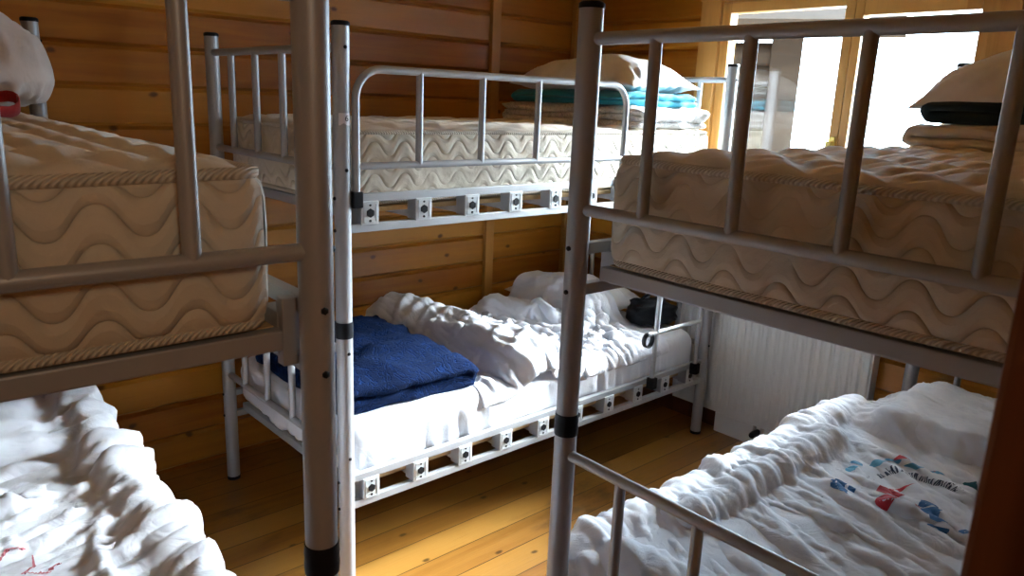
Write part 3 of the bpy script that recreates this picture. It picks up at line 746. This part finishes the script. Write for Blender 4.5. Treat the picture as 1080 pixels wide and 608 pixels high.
def blob(mb, path, wid, mi, n=44, m_=11):
    """brush stroke along a flat path with a width profile"""
    P_ = np.array(path, float); t = np.linspace(0, len(P_) - 1, n); i = np.clip(t.astype(int), 0, len(P_) - 2); f = (t - i)[:, None]
    C = P_[i] * (1 - f) + P_[i + 1] * f; T = np.gradient(C, axis=0); T /= np.maximum(np.linalg.norm(T, axis=1, keepdims=True), 1e-9); Nn = np.stack([-T[:, 1], T[:, 0]], 1)
    ww = np.interp(np.linspace(0, 1, n), np.linspace(0, 1, len(wid)), wid)
    G = np.array([[cp(C[a] + Nn[a] * ww[a] * s_) for s_ in np.linspace(-1, 1, m_)] for a in range(n)]); mb.grid(G, mi, True)
def disc(mb, c, r1, r2, rot, mi):
    n = 36; vs = [cp(c)]; fs = []; K = 6
    for k in range(1, K + 1):
        for a in range(n):
            an = 2 * PI * a / n; dx, dy = r1 * k / K * math.cos(an), r2 * k / K * math.sin(an)
            vs.append(cp((c[0] + dx * math.cos(rot) - dy * math.sin(rot), c[1] + dx * math.sin(rot) + dy * math.cos(rot))))
    for a in range(n):
        b = (a + 1) % n; fs.append((0, 1 + a, 1 + b))
        for k in range(K - 1): fs.append((1 + k * n + a, 1 + (k + 1) * n + a, 1 + (k + 1) * n + b, 1 + k * n + b))
    mb.add(vs, fs, mi, True)
def arc(r, a0, a1, n=8): return [(r * math.cos(math.radians(a0 + (a1 - a0) * i / n)), r * math.sin(math.radians(a0 + (a1 - a0) * i / n))) for i in range(n + 1)]
pr_ = MB()
disc(pr_, (-.105, .04), .030, .026, 0, 0)
blob(pr_, [(-.075, .07), (-.03, .06), (.0, .03)], [.012, .024, .018, .004], 0); blob(pr_, [(-.03, .075), (.02, .055), (.055, .02)], [.012, .010, .0], 0)
blob(pr_, [(-.12, -.03), (-.09, -.01), (-.07, -.03)], [.003, .018, .010], 0)
for q_, w_ in (([(-.02, -.02), (-.04, -.05)], [.0, .018, .022]), ([(-.055, -.045), (-.09, -.075)], [.02, .026, .012]), ([(-.10, -.07), (-.13, -.10)], [.02, .022, .004]), ([(-.17, -.07), (-.15, -.125)], [.004, .016, .002])): blob(pr_, q_, w_, 1)
for a0, a1, ww, r in ((100, 128, [.002, .016, .010], .20), (118, 142, [.010, .018, .002], .215), (108, 132, [.001, .010, .001], .17), (225, 252, [.002, .018, .006], .19), (255, 285, [.002, .016, .012], .205), (285, 318, [.004, .018, .002], .2)): blob(pr_, arc(r, a0, a1), ww, 1)
for k in range(9):
    a0 = -48 + k * 15; blob(pr_, arc(.195 + .02 * (k % 2), a0, a0 + 14), [.002, .015, .003], 2 if k > 1 else 4)
rnd = random.Random(3)
for k in range(22):       # the unreadable dark lettering inside the ring
    a = 82 - k * 5.4; r0 = .125 + .004 * rnd.random(); hgt = .034 if 6 < k < 15 else .022
    for s_ in range(2):
        aa = a + (s_ - .5) * 2.4; tl = rnd.uniform(-2, 2); blob(pr_, [(r0 * math.cos(math.radians(aa)), r0 * math.sin(math.radians(aa))), ((r0 + hgt) * math.cos(math.radians(aa + tl)), (r0 + hgt) * math.sin(math.radians(aa + tl)))], [.0018, .0018], 3, 5, 2)
    if k % 2: blob(pr_, arc(r0 + hgt * rnd.choice((.1, .5, .9)), a - 1.2, a + 1.4, 2), [.0018, .0018], 3, 4, 2)
blob(pr_, arc(.225, 20, 32), [.002, .008, .002], 0); blob(pr_, arc(.225, 2, 12), [.002, .006, .002], 0)
po = pr_.build('print', [M['print_red'], M['print_blue'], M['print_sky'], M['print_navy'], M['print_teal']], duR); tag(po, 'round red and blue printed emblem with dark lettering')

# faint red print strokes on the left duvet
NL = normals(topL)
def cp_left(p):
    j, i = np.unravel_index(((topL[..., 0] - p[0]) ** 2 + (topL[..., 1] - p[1]) ** 2).argmin(), topL.shape[:2]); return np.array([p[0], p[1], topL[j, i][2] + .002])
cp = cp_left
pl_ = MB()
for q_ in (((.20, 1.72), (.235, 1.745), (.24, 1.79)), ((.17, 1.80), (.20, 1.835), (.235, 1.83)), ((.21, 1.70), (.25, 1.69), (.28, 1.71))): blob(pl_, list(q_), [.001, .0035, .001], 0)
M['print_pink'] = fabric('faded_red_print', (.55, .16, .20))
tag(pl_.build('print', [M['print_pink']], duL), 'faint red printed strokes')
cp = cp_right

# ------------------------------------------------------------------ pillows, folded bedding
def pillow_mesh(name, L, Wd, H, seed, mat, rc=0., sag=0., wrk=.12):
    n, m_ = 64, 48; U, V = np.meshgrid(np.linspace(-1, 1, n), np.linspace(-1, 1, m_))
    U = np.sign(U) * (1 - (1 - np.abs(U)) ** 1.35); V = np.sign(V) * (1 - (1 - np.abs(V)) ** 1.35)
    X = L / 2 * U * (1 - .07 * (1 - V ** 2) * np.abs(U) ** 3); Y = Wd / 2 * V * (1 - .09 * (1 - U ** 2) * np.abs(V) ** 3)
    k_ = 1 - rc * (U * V) ** 2; X = X * k_; Y = Y * k_
    t = ((1 - np.abs(U) ** 2.6) * (1 - np.abs(V) ** 2.6)).clip(0) ** .55
    e = 1 - np.maximum(np.abs(U), np.abs(V)); ang = np.arctan2(V, U)
    wr = (ridged(ang * 5 + seed, e * 1.2 + seed, 2) - .5) * np.exp(-((e - .12) / .16) ** 2)
    lum = fbm(U * 1.6 + seed, V * 1.6 - seed, 3)
    mb = MB(); out = []
    for s_ in (1, -1):
        Z = s_ * H / 2 * t * ((1.35 if s_ > 0 else .65)) * (1 + .14 * lum) + s_ * H * wrk * wr * (t > 0) * np.minimum(1, t * 3)
        out.append(Z); mb.grid(np.stack([X, Y, Z - sag * (U ** 2 + V ** 2) / 2], -1), 0, True, s_ < 0)
    me = mb.mesh(name, mat, .0006); zmin = min(v.co.z for v in me.vertices)
    for v in me.vertices: v.co.z -= zmin
    return me
def place(me, name, loc, rot, label, cat, group=None):
    o = link(name, me); o.location = loc; o.rotation_euler = rot; tag(o, label, cat, group); return o
def folded_mesh(name, Lx, Ly, layers, t, seed, mat, wob=.008, puff=.2):
    """a blanket folded back and forth: serpentine section in x-z, carried along y"""
    r = t / 2; pts = []; a = Lx / 2 - t * .55
    for k in range(layers):
        z = t / 2 + k * t * .96; d = 1 if k % 2 == 0 else -1
        for i in range(15): pts.append((d * (-a + 2 * a * i / 14), z))
        if k < layers - 1:
            for i in range(1, 6):
                an = -PI / 2 + PI * i / 6; pts.append((d * (a + t * .48 * math.cos(an)), z + t * .48 + t * .48 * math.sin(an)))
    C = np.array(pts); T = np.gradient(C, axis=0); T /= np.linalg.norm(T, axis=1, keepdims=True); Nn = np.stack([-T[:, 1], T[:, 0]], 1)
    up = C + Nn * r * .96; dn = C - Nn * r * .96
    end1 = [C[-1] + T[-1] * r * .9 * math.cos(q) + Nn[-1] * r * .96 * math.sin(q) for q in (PI / 4, 0, -PI / 4)]
    end0 = [C[0] - T[0] * r * .9 * math.cos(q) - Nn[0] * r * .96 * math.sin(q) for q in (PI / 4, 0, -PI / 4)]
    loop = np.array(list(up) + end1 + list(dn[::-1]) + end0); n = len(loop); ny = 44
    cen = np.array([0, layers * t * .48])
    yy = np.linspace(-1, 1, ny); yy = np.sign(yy) * (1 - (1 - np.abs(yy)) ** 1.5)
    G = np.zeros((ny, n, 3))
    cl = np.concatenate([C, np.repeat(C[-1:], 3, 0), C[::-1], np.repeat(C[:1], 3, 0)])
    for j, v in enumerate(yy):
        rr = math.sqrt(max(0, 1 - (max(0, abs(v) - .92) / .08) ** 2)) * .9 + .1
        q = cl + (loop - cl) * rr
        zz = q[:, 1] / (layers * t)
        shift = .5 * Ly * .03 * np.sin(zz * 9 + seed)
        G[j, :, 0] = q[:, 0] + wob * fbm(zz * 1.5 + seed, np.full(n, v * 2 + seed), 3) + 1.2 * wob * perlin(q[:, 0] * 6 + seed, np.full(n, v * 3.))
        G[j, :, 1] = v * Ly / 2 * (1 + .02 * np.sin(zz * 7 + seed)) + wob * perlin(q[:, 0] * 8 + seed, zz * 4)
        bulge = puff * t * layers * (1 - (q[:, 0] / (Lx / 2)) ** 2).clip(0) * (1 - v ** 4)
        G[j, :, 2] = q[:, 1] + zz * (bulge + 1.3 * wob * fbm(q[:, 0] * 7 + seed, np.full(n, v * 3.5), 3))
    mb = MB(); mb.grid(np.concatenate([G, G[:, :1]], 1), 0, True)
    for j, fl in ((0, True), (-1, False)):
        m0 = [tuple(cl[i]) for i in range(n)]
        k_ = len(C); ring = G[j]
        # close the end by pairing upper and lower edge points
        vs = ring.tolist(); fs = []
        for i in range(k_ - 1): fs.append((i, i + 1, n - 3 - 2 - i, n - 3 - 1 - i))
        fs += [(k_ - 1, k_, k_ + 1), (k_ - 1, k_ + 1, k_ + 2), (k_ - 1, k_ + 2, k_ + 3), (0, n - 1, n - 2), (0, n - 2, n - 3), (0, n - 3, n - 4)]
        mb.add(vs, [f[::-1] if fl else f for f in fs], 0, True)
    me = mb.mesh(name, mat, .0004); zmin = min(v.co.z for v in me.vertices)
    for v in me.vertices: v.co.z -= zmin
    return me

ZM = BOARD_U + .232 + .010
# stack on the back upper bunk (right end)
place(folded_mesh('folded_duvet', .82, .50, 3, .027, 1.7, [M['scroll']], .012), 'folded_duvet', (2.735, 2.42, ZM - .002), (0, 0, PI / 2 + .03), 'folded white quilt with grey scrolls, lowest of the pile on the back upper bunk', 'quilt')
place(folded_mesh('folded_blanket', .72, .48, 2, .027, 4.2, [M['turq']], .008), 'folded_blanket', (2.735, 2.42, ZM + .086), (0, 0, PI / 2 - .02), 'folded turquoise blanket in the middle of the back bunk pile', 'blanket')
place(pillow_mesh('pillow', .50, .74, .16, 2.2, M['pillow'], 0., .025, .2), 'pillow', (2.735, 2.42, ZM + .134), (0, .0, .02), 'white pillow on top of the turquoise blanket, upper back bunk', 'pillow', 'white pillows')
# stack on the right upper bunk (window end)
place(folded_mesh('folded_duvet', .82, .50, 2, .035, 6.1, [M['beige']], .010), 'folded_duvet', (2.76, .56, ZM - .002), (0, 0, PI / 2 - .02), 'folded beige quilt, lowest of the pile on the right upper bunk', 'quilt')
place(folded_mesh('folded_blanket', .74, .44, 2, .037, 9.3, [M['darkgreen']], .004), 'folded_blanket', (2.77, .575, ZM + .073), (0, 0, PI / 2 + .02), 'folded black blanket between quilt and pillow on the right upper bunk', 'blanket')
place(pillow_mesh('pillow', .48, .76, .20, 5.6, M['pillow_warm'], 0., .07, .2), 'pillow', (2.77, .61, ZM + .100), (0, 0, -.03), 'off-white pillow topping the pile in front of the right window pane', 'pillow', 'white pillows')
# left upper bunk
place(pillow_mesh('pillow', .70, .54, .27, 8.8, M['pinkwhite'], .24, 0., .2), 'pillow', (.20, 2.56, ZM), (0, 0, .0), 'shaded off-white pillow at the far end of the left upper bunk', 'pillow', 'white pillows')
q = MB(); pts = [(.075 * math.cos(a) * 1.2, .05 * math.sin(a), .022 + .018 * math.sin(2 * a + .6)) for a in np.linspace(0, 2 * PI, 26)]
G = np.array([[(x, y, z - .013), (x, y, z + .013)] for x, y, z in pts]).transpose(1, 0, 2); q.grid(G)
pts = [(-.085 - .14 * t, .01 * math.sin(4 * t), .012 + .01 * math.cos(5 * t)) for t in np.linspace(0, 1, 12)]
G = np.array([[(x, y - .013, z), (x, y + .013, z + .004)] for x, y, z in pts]).transpose(1, 0, 2); q.grid(G)
rb = q.build('red_strap', M['red']); md = rb.modifiers.new('thick', 'SOLIDIFY'); md.thickness = .004; rb.location = (.30, 2.20, ZM + .012); rb.rotation_euler = (0, 0, .3)
tag(rb, 'red looped strap lying before the pillow on the left upper bunk', 'strap')
# back lower bunk: pillow, navy blanket, black bag
place(pillow_mesh('pillow', .42, .62, .16, 3.3, M['pillow']), 'pillow', (2.84, 2.62, ZTOP + .008), (0, 0, .03), 'white pillow behind the duvet at the window end of the lower back bunk', 'pillow', 'white pillows')
place(folded_mesh('folded_blanket', .56, .70, 2, .052, 2.9, [M['navy']], .016, .5), 'folded_blanket', (1.425, 2.385, ZTOP + .010), (0, 0, -.05), 'folded navy blue plush blanket at the left end of the lower back bunk', 'blanket')
# black bag
bm = bmesh.new(); bmesh.ops.create_cube(bm, size=1); bmesh.ops.subdivide_edges(bm, edges=bm.edges[:], cuts=9, use_grid_fill=True)
for v in bm.verts:
    c = v.co * 2; l = (abs(c.x) ** 3.2 + abs(c.y) ** 3.2 + abs(c.z) ** 3.2) ** (1 / 3.2); c = c / l
    top = (c.z + 1) / 2; v.co = Vector((c.x * .135 * (1 - .18 * top), c.y * .085 * (1 - .12 * top), .075 + c.z * .075))
    v.co += Vector((c.x, c.y, c.z * .7)) * .034 * (float(ridged(np.array(v.co.x * 9 + v.co.z * 12), np.array(v.co.z * 14 + v.co.y * 9), 3)) - .7)
q = MB(); q.bm(bm, 0, True); bag = q.build('bag', M['bagcloth']); bag.location = (2.905, 2.17, ZTOP + .012); bag.rotation_euler = (0, 0, -.5); bag.scale = (1, 1, .86)
tag(bag, 'small black zipped bag on the lower back bunk beside the ladder', 'bag')
q = MB(); q.tube([(x, -.055 - .02 * (1 - (x / .11) ** 2), .115) for x in np.linspace(-.10, .10, 12)], .004, 8); q.build('zipper', M['black'], bag)
q = MB(); q.tube([(x, .0, .138 + .035 * math.sin(PI * (x + .06) / .12)) for x in np.linspace(-.06, .06, 12)], .007, 8); q.build('handle', M['black'], bag)

# ------------------------------------------------------------------ radiator
ra = empty('radiator', (3.135, 0, 0)); tag(ra, 'cream panel radiator with vertical flutes under the window', 'radiator')
RY0, RY1, RZ0, RZ1 = 1.20, 2.16, .115, .70
n = 420; ys = np.linspace(RY0, RY1, n); ph = ((ys - RY0) / .0425) % 1.
dep = -.009 * sstep(.0, .22, ph) * (1 - sstep(.62, .84, ph)); 
zs = [RZ0, RZ0 + .035, RZ0 + .05, RZ1 - .05, RZ1 - .035, RZ1]; am = [0, 0, 1, 1, 0, 0]
G = np.array([[(d_ * a_, y_, z_) for y_, d_ in zip(ys, dep)] for z_, a_ in zip(zs, am)])
q = MB(); q.grid(G, 0, True, True); q.box(0.0005, .018, RY0, RY1, RZ0, RZ1, 0); q.build('front_panel', M['rad'], ra)
q = MB(); q.box(.044, .060, RY0, RY1, RZ0, RZ1, 0, .003); q.build('back_panel', M['rad'], ra)
for y in (RY0, RY1): q = MB(); q.box(.0, .062, y - .004, y + .004, RZ0 + .01, RZ1 - .005, 0, .002); q.build('side_panel', M['rad'], ra)
q = MB()
for k in range(46): q.box(.002, .060, RY0 + .01 + k * .0208, RY0 + .016 + k * .0208, RZ1 - .008, RZ1 + .003)
q.box(.0, .006, RY0, RY1, RZ1 - .01, RZ1 + .004); q.box(.056, .062, RY0, RY1, RZ1 - .01, RZ1 + .004); q.build('top_grille', M['rad'], ra)
q = MB(); q.cyl((.03, 1.66, .02), (.03, 1.66, RZ0 + .01), .009); q.cyl((.03, 1.70, .02), (.03, 1.70, RZ0 + .01), .009); q.build('pipe', M['chrome'], ra)
q = MB(); q.tube([(.03, 1.68, .075), (-.005, 1.68, .075), (-.03, 1.68, .075)], [.016, .018, .014], 14); q.build('valve', M['black'], ra)
q = MB(); q.box(XB - .055, XB + .002, 1.25, 1.92, 0, .10, 0, .004); struct(q.build('trim_3', M['rad']))

# ------------------------------------------------------------------ light, world, camera
wd = bpy.data.worlds.new('overcast'); SC.world = wd; wd.use_nodes = True
bg = wd.node_tree.nodes['Background']; bg.inputs[0].default_value = (.66, .83, 1.0, 1); bg.inputs[1].default_value = 18.
pl = bpy.data.lights.new('window_portal', 'AREA'); pl.shape = 'RECTANGLE'; pl.size = 1.12; pl.size_y = 1.18; pl.cycles.is_portal = True
po_ = bpy.data.objects.new('window_portal', pl); COL.objects.link(po_); po_.location = (XB + .13, (WY0 + WY1) / 2, (WZ0 + WZ1) / 2); po_.rotation_euler = (PI / 2, 0, PI / 2)

su = bpy.data.lights.new('hazy_sun', 'SUN'); su.energy = 62.; su.angle = math.radians(36); su.color = (.90, .96, 1.)
suo = bpy.data.objects.new('hazy_sun', su); COL.objects.link(suo); suo.location = (8, -1, 5)
sd3 = Vector((-1., .30, -.68)).normalized(); suo.rotation_euler = sd3.to_track_quat('-Z', 'Y').to_euler()
cl = bpy.data.lights.new('corridor_fill', 'POINT'); cl.energy = 10.; cl.color = (1., .86, .64); cl.shadow_soft_size = .15  # unseen warm fill light, added behind the camera to brighten near bed faces
clo = bpy.data.objects.new('corridor_fill', cl); COL.objects.link(clo); clo.location = (-.1, -.85, 2.15)
cam = bpy.data.cameras.new('camera'); co = bpy.data.objects.new('camera', cam); COL.objects.link(co); SC.camera = co
yw, pt_, rl, fpx = .8291, -.2420, .0408, 805.136
fw = Vector((math.cos(yw) * math.cos(pt_), math.sin(yw) * math.cos(pt_), math.sin(pt_))); rt = Vector((math.sin(yw), -math.cos(yw), 0)); up = rt.cross(fw)
RT = rt * math.cos(rl) + up * math.sin(rl); UP = -rt * math.sin(rl) + up * math.cos(rl)
m = Matrix((RT, UP, -fw)).transposed().to_4x4(); m.translation = (0, 0, 1.5681); co.matrix_world = m
cam.sensor_fit = 'HORIZONTAL'; cam.sensor_width = 36; cam.lens = fpx * 36 / 1080; cam.clip_start = .02
cam.dof.use_dof = True; cam.dof.focus_distance = 2.3; cam.dof.aperture_fstop = 12.
SC.view_settings.view_transform = 'Standard'; SC.view_settings.look = 'None'; SC.view_settings.exposure = .62; SC.view_settings.gamma = 1.
SC.view_settings.use_curve_mapping = False
SC.cycles.use_denoising = True; SC.cycles.diffuse_bounces = 8; SC.cycles.max_bounces = 14; SC.cycles.sample_clamp_indirect = 8.
